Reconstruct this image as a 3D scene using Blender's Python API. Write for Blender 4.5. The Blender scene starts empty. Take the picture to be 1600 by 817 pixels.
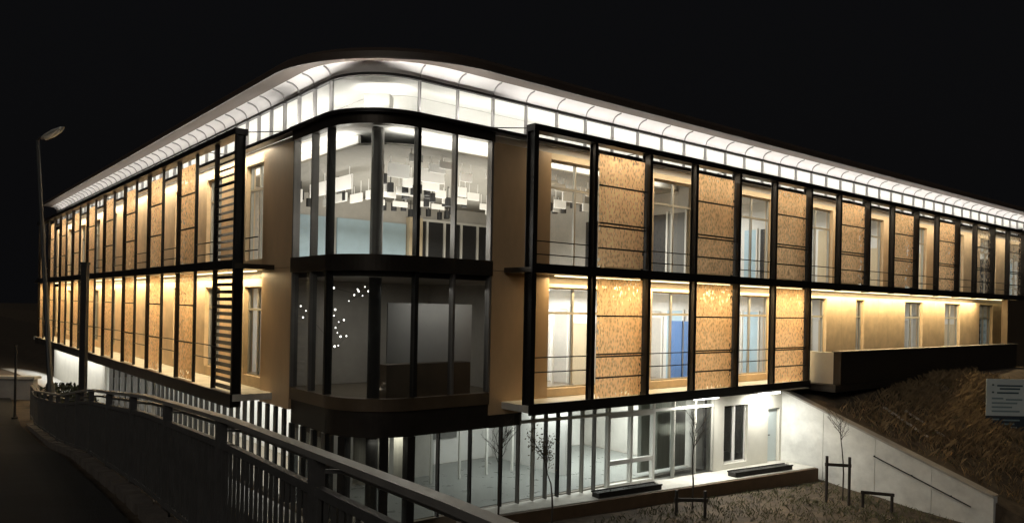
import bpy, math, random
from mathutils import Matrix, Vector
random.seed(7)
S = bpy.context.scene
COL = S.collection

# ------------------------------------------------------------------ camera
EYE = 5.64
cam_d = bpy.data.cameras.new('camera')
cam = bpy.data.objects.new('camera', cam_d); COL.objects.link(cam)
cam_d.sensor_width = 36; cam_d.lens = 36 * 1195 / 1600
cam_d.shift_y = 0.0434; cam_d.clip_end = 2000; cam_d.clip_start = 0.05
_a = 0.0197                                        # the phone was held a degree off level
cx = Vector((math.cos(_a), 0, math.sin(_a))); cz = Vector((0, -1, 0)); cy = cz.cross(cx)
cam.matrix_world = Matrix(((cx.x, cy.x, cz.x, 0), (cx.y, cy.y, cz.y, 0), (cx.z, cy.z, cz.z, EYE), (0, 0, 0, 1)))
S.camera = cam
# ------------------------------------------------------------------ night sky
W = bpy.data.worlds.new('World'); S.world = W; W.use_nodes = True
wn = W.node_tree.nodes; wl = W.node_tree.links
wn.clear()
sky_n = wn.new('ShaderNodeTexSky'); sky_n.sky_type = 'NISHITA'; sky_n.sun_disc = False
sky_n.sun_elevation = math.radians(-4.0); sky_n.sun_rotation = math.radians(180)
sky_n.air_density = 0.6; sky_n.dust_density = 3.0
glow = wn.new('ShaderNodeMix'); glow.data_type = 'RGBA'; glow.inputs['Factor'].default_value = 0.72
glow.inputs['B'].default_value = (0.050, 0.050, 0.056, 1)      # town glow on the low cloud
bg = wn.new('ShaderNodeBackground'); bg.inputs['Strength'].default_value = 0.045
wo = wn.new('ShaderNodeOutputWorld')
wl.new(sky_n.outputs[0], glow.inputs['A']); wl.new(glow.outputs['Result'], bg.inputs[0]); wl.new(bg.outputs[0], wo.inputs[0])
# added ambient fill from behind the camera, standing in for faint town light
sun_d = bpy.data.lights.new('ambient_fill', 'SUN'); sun_d.energy = 0.15; sun_d.angle = math.radians(25); sun_d.color = (1.0, 0.93, 0.84)
sun = bpy.data.objects.new('ambient_fill', sun_d); COL.objects.link(sun)
sun.rotation_euler = (math.radians(58), 0, math.radians(-14))
S.view_settings.view_transform = 'Standard'; S.view_settings.look = 'None'
S.view_settings.exposure = 1.0; S.view_settings.gamma = 1.0; S.view_settings.use_curve_mapping = False
S.render.engine = 'CYCLES'
S.cycles.use_denoising = True
S.cycles.max_bounces = 7; S.cycles.transparent_max_bounces = 24; S.cycles.diffuse_bounces = 3
S.cycles.glossy_bounces = 3; S.cycles.transmission_bounces = 4
S.cycles.caustics_reflective = False; S.cycles.caustics_refractive = False
S.cycles.sample_clamp_indirect = 3.0; S.cycles.sample_clamp_direct = 0
S.cycles.use_light_tree = True

# ------------------------------------------------------------------ frames of reference
U = Vector((0.775, 0.632, 0)).normalized(); V = Vector((-U.y, U.x, 0))
def frame(xa, ya, o=Vector((0, 0, 0))):
    return Matrix(((xa.x, ya.x, 0, o.x), (xa.y, ya.y, 0, o.y), (0, 0, 1, o.z), (0, 0, 0, 1)))
MR = frame(U, V)                   # right facade: x = u, y = v (into the building)
ML = frame(-V, U)                  # left facade: x = -v, y = u (into the building)
def uv(u, v, z=0): return U * u + V * v + Vector((0, 0, z))
def T(x, y, z): return Matrix.Translation((x, y, z))
WU, WV = 8.81, 16.76               # wall planes
FU, FV = 7.71, 15.66               # planes of the outer steel frame
g_ang = math.atan(-0.0616)
MG = MR @ T(13.5, 16.76, 0) @ Matrix.Rotation(g_ang, 4, 'Z')   # ground floor glazing, slightly askew

# ------------------------------------------------------------------ materials
MATS = {}
def mat(name, col, rough=0.6, metal=0.0, noise=0.0, nscale=3.0, bump=0.0, bscale=40.0, emit=None, estr=0.0, spec=0.5, stretch=(1, 1, 1), streak=0.0):
    m = bpy.data.materials.new(name); m.use_nodes = True; MATS[name] = m
    n = m.node_tree.nodes; l = m.node_tree.links; b = n['Principled BSDF']
    b.inputs['Base Color'].default_value = (*col, 1); b.inputs['Roughness'].default_value = rough
    b.inputs['Metallic'].default_value = metal; b.inputs['Specular IOR Level'].default_value = spec
    tc = n.new('ShaderNodeTexCoord'); mp = n.new('ShaderNodeMapping'); mp.inputs['Scale'].default_value = stretch
    gm = n.new('ShaderNodeNewGeometry'); l.new(gm.outputs['Position'], mp.inputs[0])
    if noise:
        t = n.new('ShaderNodeTexNoise'); t.inputs['Scale'].default_value = nscale; t.inputs['Detail'].default_value = 6
        t.inputs['Roughness'].default_value = 0.65
        l.new(mp.outputs[0], t.inputs['Vector'])
        r = n.new('ShaderNodeMapRange'); r.inputs['From Min'].default_value = 0.25; r.inputs['From Max'].default_value = 0.75
        r.inputs['To Min'].default_value = 1 - noise; r.inputs['To Max'].default_value = 1 + noise
        l.new(t.outputs[0], r.inputs['Value'])
        x = n.new('ShaderNodeVectorMath'); x.operation = 'SCALE'; x.inputs[0].default_value = col
        l.new(r.outputs[0], x.inputs['Scale']); l.new(x.outputs[0], b.inputs['Base Color'])
        rr = n.new('ShaderNodeMapRange'); rr.inputs['To Min'].default_value = max(0.05, rough - 0.12); rr.inputs['To Max'].default_value = min(1, rough + 0.12)
        l.new(t.outputs[0], rr.inputs['Value']); l.new(rr.outputs[0], b.inputs['Roughness'])
    if bump:
        t2 = n.new('ShaderNodeTexNoise'); t2.inputs['Scale'].default_value = bscale; t2.inputs['Detail'].default_value = 4
        l.new(mp.outputs[0], t2.inputs['Vector'])
        bp = n.new('ShaderNodeBump'); bp.inputs['Strength'].default_value = bump; bp.inputs['Distance'].default_value = 0.03
        l.new(t2.outputs[0], bp.inputs['Height']); l.new(bp.outputs[0], b.inputs['Normal'])
    if emit:
        b.inputs['Emission Color'].default_value = (*emit, 1); b.inputs['Emission Strength'].default_value = estr
    return m
mat('frame_metal', (0.022, 0.020, 0.019), 0.42, 0.3, 0.25, 2.0, spec=0.4)
mat('band_metal', (0.060, 0.050, 0.040), 0.38, 0.6, 0.25, 1.5)
mat('fascia_dark', (0.030, 0.025, 0.020), 0.5, 0.3, 0.3, 2.0)
mat('bronze', (0.62, 0.43, 0.25), 0.42, 0.08, 0.14, 1.1, bump=0.05, bscale=2.5, stretch=(1, 1, 0.5))
mat('bronze_sill', (0.16, 0.12, 0.08), 0.4, 0.5, 0.2, 1.4)
mat('cream_wall', (0.74, 0.57, 0.37), 0.75, 0, 0.2, 1.6, bump=0.08)
mat('reveal', (0.66, 0.55, 0.38), 0.7, 0, 0.06, 2)
mat('window_frame', (0.46, 0.45, 0.40), 0.45, 0.3, 0.08, 3)
mat('mullion_dark', (0.030, 0.029, 0.028), 0.35, 0.4, 0.2, 3)
mat('mullion_grey', (0.22, 0.21, 0.20), 0.4, 0.5, 0.1, 3)
mat('white_frame', (0.78, 0.77, 0.72), 0.4)
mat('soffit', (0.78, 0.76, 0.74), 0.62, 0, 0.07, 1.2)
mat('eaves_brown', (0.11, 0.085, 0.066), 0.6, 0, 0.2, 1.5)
mat('rib', (0.36, 0.35, 0.34), 0.5, 0.2)
mat('trim', (0.15, 0.135, 0.12), 0.4, 0.4, 0.1, 2)
mat('roof', (0.085, 0.062, 0.048), 0.55, 0.1, 0.25, 0.8)
mat('inner_white', (0.80, 0.79, 0.76), 0.7, 0, 0.04, 1)
mat('inner_grey', (0.52, 0.50, 0.46), 0.75, 0, 0.15, 1.2)
mat('blind_grey', (0.62, 0.66, 0.68), 0.8, 0, 0.2, 5)
mat('inner_ceiling', (0.25, 0.24, 0.215), 0.85, 0, 0.12, 6)
mat('inner_floor', (0.22, 0.18, 0.13), 0.35, 0, 0.15, 2)
mat('inner_blue', (0.46, 0.62, 0.72), 0.6, 0, 0.1, 1.5)
mat('door_blue', (0.12, 0.25, 0.55), 0.5, 0, 0.1, 1.5)
mat('door_grey', (0.16, 0.16, 0.15), 0.5, 0, 0.1, 2)
mat('floor_grey', (0.22, 0.23, 0.22), 0.3, 0, 0.15, 2)
mat('inner_dark', (0.014, 0.014, 0.015), 0.5)
mat('curtain', (0.62, 0.60, 0.52), 0.9, 0, 0.25, 3, stretch=(6, 6, 0.15))
mat('curtain_grey', (0.36, 0.37, 0.33), 0.9, 0, 0.2, 3, stretch=(6, 6, 0.15))
mat('concrete', (0.36, 0.34, 0.31), 0.85, 0, 0.22, 1.8, bump=0.25, bscale=12)
mat('render_white', (0.66, 0.64, 0.56), 0.85, 0, 0.1, 1.2, bump=0.12, bscale=9)
mat('wall_white', (0.70, 0.70, 0.66), 0.85, 0, 0.28, 1.1, bump=0.15, bscale=6)
mat('terrace', (0.58, 0.56, 0.50), 0.8, 0, 0.25, 1.4, bump=0.1, bscale=10)
mat('terrace_edge', (0.12, 0.075, 0.04), 0.8, 0, 0.3, 2)
mat('paving', (0.46, 0.45, 0.42), 0.75, 0, 0.2, 1.3, bump=0.1, bscale=8)
mat('asphalt', (0.016, 0.016, 0.016), 0.85, 0, 0.3, 4, bump=0.2, bscale=60)
mat('earth', (0.092, 0.068, 0.044), 0.95, 0, 0.7, 2.2, bump=0.8, bscale=7)
mat('steel_fence', (0.19, 0.187, 0.18), 0.45, 0.5, 0.2, 6)
mat('handrail', (0.52, 0.50, 0.46), 0.42, 0.6, 0.15, 6)
mat('kerb', (0.15, 0.13, 0.11), 0.9, 0, 0.3, 5, bump=0.4, bscale=14)
mat('galv', (0.055, 0.058, 0.06), 0.5, 0.5, 0.15, 4)
mat('lamp_grey', (0.42, 0.42, 0.40), 0.5, 0, 0.1, 4)
mat('lamp_glass', (0.75, 0.75, 0.72), 0.3)
mat('pole_black', (0.015, 0.014, 0.014), 0.6, 0, 0.2, 3)
mat('wood_stake', (0.035, 0.028, 0.022), 0.85, 0, 0.3, 6)
mat('bark', (0.065, 0.05, 0.038), 0.9, 0, 0.3, 10)
mat('twig_leaf', (0.13, 0.10, 0.05), 0.8, 0, 0.3, 8)
mat('dry_grass', (0.20, 0.14, 0.075), 0.9, 0, 0.5, 1.2)
mat('green_grass', (0.10, 0.10, 0.05), 0.9, 0, 0.5, 1.4)
mat('foliage', (0.025, 0.032, 0.018), 0.8, 0, 0.4, 2)
mat('plank', (0.42, 0.38, 0.33), 0.8, 0, 0.2, 6)
mat('sign_pale', (0.55, 0.62, 0.62), 0.5, 0, 0.06, 3)
mat('sign_navy', (0.03, 0.045, 0.06), 0.5)
mat('sign_ink', (0.05, 0.09, 0.11), 0.6)
mat('sign_ink_pale', (0.20, 0.28, 0.30), 0.6)
mat('planter', (0.02, 0.018, 0.015), 0.7)
mat('board', (0.55, 0.54, 0.52), 0.6, 0, 0.08, 1.0)
def emis(name, col, s):
    m = bpy.data.materials.new(name); m.use_nodes = True; n = m.node_tree.nodes; n.clear()
    e = n.new('ShaderNodeEmission'); e.inputs[0].default_value = (*col, 1); e.inputs[1].default_value = s
    o = n.new('ShaderNodeOutputMaterial'); m.node_tree.links.new(e.outputs[0], o.inputs[0]); MATS[name] = m
emis('led_warm', (1.0, 0.80, 0.42), 2.2); emis('led_white', (1.0, 0.97, 0.90), 2.6)
emis('led_tube', (1.0, 0.99, 0.94), 5.0); emis('fairy', (1.0, 0.97, 0.88), 3.0)
emis('ceiling_lamp', (1.0, 0.97, 0.90), 1.8)
def glass(name, tint, refl=1.45, dirt=0.03):
    m = bpy.data.materials.new(name); m.use_nodes = True; n = m.node_tree.nodes; l = m.node_tree.links; n.clear(); MATS[name] = m
    tr = n.new('ShaderNodeBsdfTransparent'); tr.inputs[0].default_value = (*tint, 1)
    gl = n.new('ShaderNodeBsdfGlossy'); gl.inputs['Roughness'].default_value = 0.02; gl.inputs[0].default_value = (0.85, 0.9, 0.9, 1)
    fr = n.new('ShaderNodeFresnel'); fr.inputs[0].default_value = refl
    df = n.new('ShaderNodeBsdfDiffuse'); df.inputs[0].default_value = (0.5, 0.5, 0.48, 1)
    m1 = n.new('ShaderNodeMixShader'); m1.inputs[0].default_value = dirt
    l.new(tr.outputs[0], m1.inputs[1]); l.new(df.outputs[0], m1.inputs[2])
    m2 = n.new('ShaderNodeMixShader'); l.new(fr.outputs[0], m2.inputs[0]); l.new(m1.outputs[0], m2.inputs[1]); l.new(gl.outputs[0], m2.inputs[2])
    o = n.new('ShaderNodeOutputMaterial'); l.new(m2.outputs[0], o.inputs[0])
glass('glass', (0.86, 0.88, 0.86)); glass('glass_dark', (0.70, 0.72, 0.70), 1.5, 0.04); glass('glass_clear', (0.92, 0.94, 0.92), 1.4, 0.02)
def screen_material(name, col, hole):
    """woven, perforated metal: leaf shaped holes in a gold sheet that lets some light through"""
    m = bpy.data.materials.new(name); m.use_nodes = True; n = m.node_tree.nodes; l = m.node_tree.links; n.clear(); MATS[name] = m
    tc = n.new('ShaderNodeNewGeometry')
    mp = n.new('ShaderNodeMapping'); mp.inputs['Scale'].default_value = (6.5, 6.5, 3.4); l.new(tc.outputs['Position'], mp.inputs[0])
    vo = n.new('ShaderNodeTexVoronoi'); vo.inputs['Scale'].default_value = 1.6; vo.inputs['Randomness'].default_value = 0.85; l.new(mp.outputs[0], vo.inputs['Vector'])
    no = n.new('ShaderNodeTexNoise'); no.inputs['Scale'].default_value = 0.25; no.inputs['Detail'].default_value = 4; l.new(mp.outputs[0], no.inputs['Vector'])
    th = n.new('ShaderNodeMapRange'); th.inputs['From Min'].default_value = 0.3; th.inputs['From Max'].default_value = 0.7
    th.inputs['To Min'].default_value = hole - 0.10; th.inputs['To Max'].default_value = hole + 0.10; l.new(no.outputs[0], th.inputs['Value'])
    lt = n.new('ShaderNodeMath'); lt.operation = 'LESS_THAN'; l.new(vo.outputs['Distance'], lt.inputs[0]); l.new(th.outputs[0], lt.inputs[1])
    cr = n.new('ShaderNodeMapRange'); cr.inputs['To Min'].default_value = 0.72; cr.inputs['To Max'].default_value = 1.25; l.new(no.outputs[0], cr.inputs['Value'])
    sc = n.new('ShaderNodeVectorMath'); sc.operation = 'SCALE'; sc.inputs[0].default_value = col; l.new(cr.outputs[0], sc.inputs['Scale'])
    v2 = n.new('ShaderNodeTexVoronoi'); v2.feature = 'F1'; v2.inputs['Scale'].default_value = 2.3; l.new(mp.outputs[0], v2.inputs['Vector'])
    sp_ = n.new('ShaderNodeMapRange'); sp_.inputs['From Min'].default_value = 0.1; sp_.inputs['From Max'].default_value = 0.6; sp_.inputs['To Min'].default_value = 0.60; sp_.inputs['To Max'].default_value = 1.20
    l.new(v2.outputs['Distance'], sp_.inputs['Value'])
    sc2 = n.new('ShaderNodeVectorMath'); sc2.operation = 'SCALE'; l.new(sc.outputs[0], sc2.inputs[0]); l.new(sp_.outputs[0], sc2.inputs['Scale']); sc = sc2
    oi = n.new('ShaderNodeObjectInfo'); orr = n.new('ShaderNodeMapRange'); orr.inputs['To Min'].default_value = 0.84; orr.inputs['To Max'].default_value = 1.12; l.new(oi.outputs['Random'], orr.inputs['Value'])
    sc3 = n.new('ShaderNodeVectorMath'); sc3.operation = 'SCALE'; l.new(sc.outputs[0], sc3.inputs[0]); l.new(orr.outputs[0], sc3.inputs['Scale']); sc = sc3
    df = n.new('ShaderNodeBsdfDiffuse'); l.new(sc.outputs[0], df.inputs[0])
    tl = n.new('ShaderNodeBsdfTranslucent'); l.new(sc.outputs[0], tl.inputs[0])
    tp = n.new('ShaderNodeBsdfTransparent')
    a = n.new('ShaderNodeMixShader'); a.inputs[0].default_value = 0.5; l.new(df.outputs[0], a.inputs[1]); l.new(tl.outputs[0], a.inputs[2])
    b = n.new('ShaderNodeMixShader'); l.new(lt.outputs[0], b.inputs[0]); l.new(a.outputs[0], b.inputs[1]); l.new(tp.outputs[0], b.inputs[2])
    o = n.new('ShaderNodeOutputMaterial'); l.new(b.outputs[0], o.inputs[0])
screen_material('screen', (0.88, 0.61, 0.36), 0.27)
screen_material('screen_open', (0.50, 0.42, 0.32), 0.56)

# ------------------------------------------------------------------ mesh helpers
class MB:
    def __init__(s): s.v = []; s.f = []; s.smooth = False
    def box(s, x0, x1, y0, y1, z0, z1):
        b = len(s.v)
        s.v += [(x, y, z) for z in (z0, z1) for y in (y0, y1) for x in (x0, x1)]
        s.f += [tuple(b + i for i in q) for q in ((0, 2, 3, 1), (4, 5, 7, 6), (0, 1, 5, 4), (2, 6, 7, 3), (0, 4, 6, 2), (1, 3, 7, 5))]
        return s
    def quad(s, *p):
        b = len(s.v); s.v += [tuple(q) for q in p]; s.f.append(tuple(range(b, b + len(p)))); return s
    def tube(s, pts, rad, n=8, cap=True):
        pts = [Vector(p) for p in pts]; b = len(s.v)
        if not isinstance(rad, (list, tuple)): rad = [rad] * len(pts)
        for i, p in enumerate(pts):
            d = (pts[min(i + 1, len(pts) - 1)] - pts[max(i - 1, 0)]).normalized()
            a = d.cross(Vector((0, 0, 1)) if abs(d.z) < 0.95 else Vector((1, 0, 0))).normalized(); c = a.cross(d)
            for k in range(n):
                t = 2 * math.pi * k / n; s.v.append(tuple(p + (a * math.cos(t) + c * math.sin(t)) * rad[i]))
        for i in range(len(pts) - 1):
            for k in range(n):
                k2 = (k + 1) % n
                s.f.append((b + i * n + k, b + i * n + k2, b + (i + 1) * n + k2, b + (i + 1) * n + k))
        if cap:
            s.f.append(tuple(b + k for k in reversed(range(n)))); e = b + (len(pts) - 1) * n; s.f.append(tuple(e + k for k in range(n)))
        s.smooth = True
        return s
    def bar(s, p, q, w, h):
        """square bar from p to q"""
        p, q = Vector(p), Vector(q); d = (q - p).normalized()
        a = d.cross(Vector((0, 0, 1)) if abs(d.z) < 0.95 else Vector((1, 0, 0))).normalized(); c = a.cross(d).normalized()
        b = len(s.v)
        for e in (p, q):
            for i, j in ((-1, -1), (1, -1), (1, 1), (-1, 1)): s.v.append(tuple(e + a * (i * w / 2) + c * (j * h / 2)))
        s.f += [tuple(b + i for i in t) for t in ((0, 1, 2, 3), (7, 6, 5, 4), (0, 4, 5, 1), (1, 5, 6, 2), (2, 6, 7, 3), (3, 7, 4, 0))]
        return s
    def prism(s, pts, z0, z1):
        b = len(s.v); n = len(pts)
        s.v += [(p[0], p[1], z0) for p in pts] + [(p[0], p[1], z1) for p in pts]
        s.f.append(tuple(b + i for i in reversed(range(n)))); s.f.append(tuple(b + n + i for i in range(n)))
        s.f += [(b + i, b + (i + 1) % n, b + n + (i + 1) % n, b + n + i) for i in range(n)]
        return s
    def grid(s, rows):
        b = len(s.v); n = len(rows[0])
        for r in rows: s.v += [tuple(p) for p in r]
        for i in range(len(rows) - 1):
            for j in range(n - 1):
                s.f.append((b + i * n + j, b + i * n + j + 1, b + (i + 1) * n + j + 1, b + (i + 1) * n + j))
        return s
    def mesh(s, name, m):
        me = bpy.data.meshes.new(name); me.from_pydata(s.v, [], s.f); me.materials.append(MATS[m] if isinstance(m, str) else m)
        if s.smooth:
            me.polygons.foreach_set('use_smooth', [True] * len(me.polygons))
            try: me.set_sharp_from_angle(angle=math.radians(40))
            except Exception: pass
        me.update(); return me
WM = {}
I4 = Matrix.Identity(4)
def link(o, parent=None, M=I4):
    COL.objects.link(o); WM[o.name] = M.copy()
    if parent is not None:
        o.parent = parent; o.matrix_basis = WM[parent.name].inverted() @ M
    else: o.matrix_basis = M
    return o
def obj(name, mb, m=None, parent=None, M=I4):
    me = mb if isinstance(mb, bpy.types.Mesh) else mb.mesh(name, m)
    return link(bpy.data.objects.new(name, me), parent, M)
def thing(name, loc, label, cat, group=None):
    o = link(bpy.data.objects.new(name, None), None, Matrix.Translation(loc)); o.empty_display_size = 0.2
    return tag(o, label, cat, group)
def tag(o, label=None, cat=None, group=None, kind=None):
    for k, x in (('label', label), ('category', cat), ('group', group), ('kind', kind)):
        if x: o[k] = x
    return o
def area(name, M, sx, sy, watts, col, parent=None, spread=180):
    d = bpy.data.lights.new(name, 'AREA'); d.shape = 'RECTANGLE'; d.size = sx; d.size_y = sy; d.energy = watts; d.color = col
    d.spread = math.radians(spread)
    return link(bpy.data.objects.new(name, d), parent, M)
DOWN = I4; UP = Matrix.Rotation(math.pi, 4, 'X')

# ------------------------------------------------------------------ terrain
def lerp_tab(tab, x):
    if x <= tab[0][0]: return tab[0][1]
    for (a, p), (b, q) in zip(tab, tab[1:]):
        if x <= b: return p + (q - p) * (x - a) / (b - a)
    return tab[-1][1]
def smooth(a, b, x):
    t = min(1, max(0, (x - a) / (b - a))); return t * t * (3 - 2 * t)
ZB = [(-30, 3.85), (2.7, 3.8), (5.45, 3.70), (8.1, 3.52), (12.2, 3.08), (16, 2.50), (22.7, 1.75), (30, 1.62), (45, 1.1), (60, 0.3), (90, -0.1)]
GZ = [(-40, -1.5), (4, -1.4), (8, -1.25), (10, -1.1), (13, -0.72), (15, -0.42), (16.5, -0.35)]
def shear(v): return 0.16 * (16 - min(20, max(5, v)))
def wob(x, y): return 0.5 * math.sin(1.3 * x + 0.7 * y) + 0.3 * math.sin(2.9 * x - 1.7 * y + 1) + 0.2 * math.sin(0.6 * x + 3.7 * y + 2)
def hgt(u, v):
    X = U.x * u + V.x * v; Y = U.y * u + V.y * v
    d = (X - 1.81 + 0.7 * Y) / 1.2207
    zb = lerp_tab(ZB, Y)
    if d < 0: return zb + 0.03 * min(3, -d) * wob(X * 0.3, Y * 0.3)
    t = smooth(0.25, 5.2, d)
    gl = lerp_tab(GZ, v)
    if u < 9: gl = gl + (-0.12 - gl) * smooth(9.5, 8.0, u)
    if v < 15: gl += 0.07 * wob(u, v) * smooth(15.2, 13.5, v)
    up = u - shear(v)
    if up > 26.5:
        bank = min(2.62, max(-1.6, -0.35 + 0.44 * (v - 9.2))) + 0.11 * min(14, up - 26.5)
        bank = min(bank, 2.9)
        if 6 < v < 14: bank += 0.16 * wob(u * 0.8, v * 0.8) * smooth(26.9, 28.5, up)
        if v < 9.2: bank = max(gl, bank)
        if v > 14.9: bank = min(bank, 2.45)
        gl = max(gl, bank)
    return zb + (gl - zb) * t
def ticks(segs):
    out = []
    for a, b, st in segs:
        n = max(1, round((b - a) / st)); out += [a + (b - a) * i / n for i in range(n)]
    return out + [segs[-1][1]]
ut = ticks([(-420, -60, 60), (-60, -12, 6), (-12, 12, 0.6), (12, 26.47, 0.6), (26.47, 26.53, 0.06), (26.53, 40, 0.5), (40, 70, 3), (70, 420, 70)])
vt = ticks([(-420, -30, 60), (-30, -4, 3), (-4, 18, 0.55), (18, 48, 1.0), (48, 70, 3), (70, 420, 70)])
g = MB(); g.grid([[uv(a + shear(b), b, hgt(a + shear(b), b)) for a in ut] for b in vt]); g.smooth = True
tag(obj('ground', g, 'earth'), kind='structure')
# footpath on the camera's side of the fence, widened in near-black as night shade
def fence_pt(Y, d=0.0, dz=0.0):
    X = 1.81 - 0.7 * Y + d * 1.2207
    return Vector((X, Y, lerp_tab(ZB, Y) + dz))
def world_h(X, Y): return hgt(X * U.x + Y * U.y, X * V.x + Y * V.y)
g = MB(); rows = []
for i in range(60):
    Y = -6 + i * 0.7
    rows.append([Vector((1.81 - 0.7 * Y + d * 1.2207, Y, world_h(1.81 - 0.7 * Y + d * 1.2207, Y) + 0.06)) for d in (-7.0, -5.0, -3.2, -1.6, -0.35)])
g.grid(rows); tag(obj('footpath', g, 'asphalt'), kind='structure')
# paved strip along the foot of the left facade and round the corner
g = MB(); rows = []
for i in range(46):
    v = 15.6 + i * 1.02
    rows.append([uv(u_, v, hgt(u_, v) + 0.03) for u_ in (5.9, 6.6, 7.3, 8.0, 8.9)])
g.grid(rows); tag(obj('pavement', g, 'paving'), kind='structure')

# ------------------------------------------------------------------ the building
B = thing('office_building', uv(WU, WV, 0), 'long two-winged office building with rounded glass corner, gold screens and glowing curved eaves', 'building')
END_U, END_V = 58.0, 60.0
def ring(w, r, n=20, end_u=END_U, end_v=END_V):
    """plan line of the facade pushed out by w, corner radius r, from the far left end to the far right end, in (u, v)"""
    cu, cv = WU - w + r, WV - w + r
    out = [(WU - w, end_v)]
    for i in range(n + 1):
        t = math.pi + math.pi / 2 * i / n
        out.append((cu + r * math.cos(t), cv + r * math.sin(t)))
    out.append((end_u, WV - w)); return out
def sweep(prof, closed=False, n=20, end_u=END_U, end_v=END_V):
    m = MB(); rows = [[uv(a, b, z) for a, b in ring(w, r, n, end_u, end_v)] for w, z, r in prof]
    if closed: rows.append(rows[0])
    m.grid(rows); return m
R0 = 1.6
def band(w0, w1, z0, z1, **k): return sweep([(w0, z0, R0 + w0), (w1, z0, R0 + w1), (w1, z1, R0 + w1), (w0, z1, R0 + w0)], True, **k)
def Lpoly(inset, depth):
    p = ring(-inset, R0 - inset, 12)
    return [Vector((a, b, 0)) for a, b in p] + [Vector((END_U, WV + depth, 0)), Vector((WU + depth, WV + depth, 0)), Vector((WU + depth, END_V, 0))]
for z0, z1, mt in ((-0.30, -0.002, 'inner_floor'), (2.62, 2.98, 'inner_floor'), (6.32, 6.68, 'inner_floor'), (10.16, 10.40, 'inner_white')):
    m = MB().prism(Lpoly(0.16, 13.0), z0, z1); obj('floor_slab', m, mt, B, MR)
# ---- curved bands of the corner
for nm, w0, w1, z0, z1, mt in (('lower_fascia', -0.12, 0.0, 2.26, 2.92, 'fascia_dark'), ('sill_band', -0.12, 0.05, 2.922, 3.24, 'bronze_sill'),
                               ('storey_band', -0.12, 0.10, 6.46, 6.87, 'band_metal'), ('head_band', -0.12, 0.10, 10.14, 10.40, 'band_metal'),
                               ('head_cap', -0.12, 0.20, 10.402, 10.50, 'frame_metal')):
    obj(nm, band(w0, w1, z0, z1, end_u=12.88, end_v=20.55), mt, B)
obj('eaves_ledge', MB().box(12.884, END_U, WV - 0.16, WV + 0.12, 10.39, 10.50), 'frame_metal', B, MR)
obj('eaves_ledge', MB().box(-END_V, -20.554, WU - 0.16, WU + 0.12, 10.39, 10.50), 'frame_metal', B, ML)
# ---- corner glazing
def wallpt(s, w=0.0):
    """s = distance along the corner glazing measured from the middle of the arc (+ to the right)"""
    q = R0 * math.pi / 4
    if s > q: return (WU + R0 + s - q, WV - w)
    if s < -q: return (WU - w, WV + R0 - s - q)
    t = 1.25 * math.pi + s / R0
    return (WU + R0 + (R0 + w) * math.cos(t), WV + R0 + (R0 + w) * math.sin(t))
Q = R0 * math.pi / 4
right_s = [Q + d for d in (0.06, 1.22, 2.42)]; left_s = [-(Q + d) for d in (0.0, 0.96, 2.14)]
cuts = sorted(left_s + [0.0] + right_s)
def pane_mesh(s0, s1, z0, z1):
    m = MB(); n = 8 if abs(s0) < Q + 0.1 and abs(s1) < Q + 0.1 else 1
    cols = [wallpt(s0 + (s1 - s0) * i / n, -0.02) for i in range(n + 1)]
    m.grid([[uv(a, b, z) for a, b in cols] for z in (z0, z1)]); m.smooth = n > 1
    return m
for z0, z1, gm in ((6.872, 10.138, 'glass_clear'), (3.262, 6.458, 'glass_dark')):
    for a, b in zip(cuts, cuts[1:]): obj('glass_pane', pane_mesh(a, b, z0, z1), gm, B)
    for s in cuts:
        if abs(s) < 0.01: continue
        a, b = wallpt(s, 0.0); a2, b2 = wallpt(s + 0.01, 0.0); ang = math.atan2(b2 - b, a2 - a)
        wd = 0.05 if s in (left_s[0], right_s[0]) else 0.032
        mm = MB().box(-wd, wd, -0.07, 0.13, z0 - 0.001, z1 + 0.001)
        obj('mullion', mm, 'mullion_dark' if wd > 0.04 else 'mullion_grey', B, MR @ T(a, b, 0) @ Matrix.Rotation(ang, 4, 'Z'))
for z0, z1 in ((0, 2.60), (2.99, 6.30), (6.69, 10.15)):
    obj('column', MB().tube([(0, 0, z0), (0, 0, z1)], 0.165, 20), 'mullion_grey' if z0 > 6 else 'mullion_dark', B, MR @ T(9.74, 17.55, 0))
# ground floor of the corner
for z0, z1 in ((0.02, 2.256),):
    cg = [-(Q + 2.14), -(Q + 1.4), -(Q + 0.7), -Q, -0.55, 0.55, Q, Q + 0.75]
    for a, b in zip(cg, cg[1:]): obj('glass_pane', pane_mesh(a, b, z0, z1), 'glass_dark', B)
    for s in cg[:-1]:
        a, b = wallpt(s, 0.0); a2, b2 = wallpt(s + 0.01, 0.0); ang = math.atan2(b2 - b, a2 - a)
        wd = 0.11 if abs(s) <= Q + 0.01 else 0.06
        obj('mullion', MB().box(-wd, wd, -0.05, 0.2, z0, z1), 'mullion_dark', B, MR @ T(a, b, 0) @ Matrix.Rotation(ang, 4, 'Z'))
obj('lower_fascia', MB().box(12.884, 14.05, WV - 0.06, WV + 0.12, 2.262, 2.615), 'fascia_dark', B, MR)
# ---- bronze cladding panels either side of the corner
def clad(M, x0, x1, y):
    n = 2
    for k, (z0, z1) in enumerate(((2.62, 6.60), (6.612, 10.138))):
        obj('cladding_panel', MB().box(x0, x1, y - 0.07, y + 0.15, z0, z1), 'bronze', B, M)
clad(MR, 12.884, 15.0, WV); clad(ML, -22.72, -20.554, WU)

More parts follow.
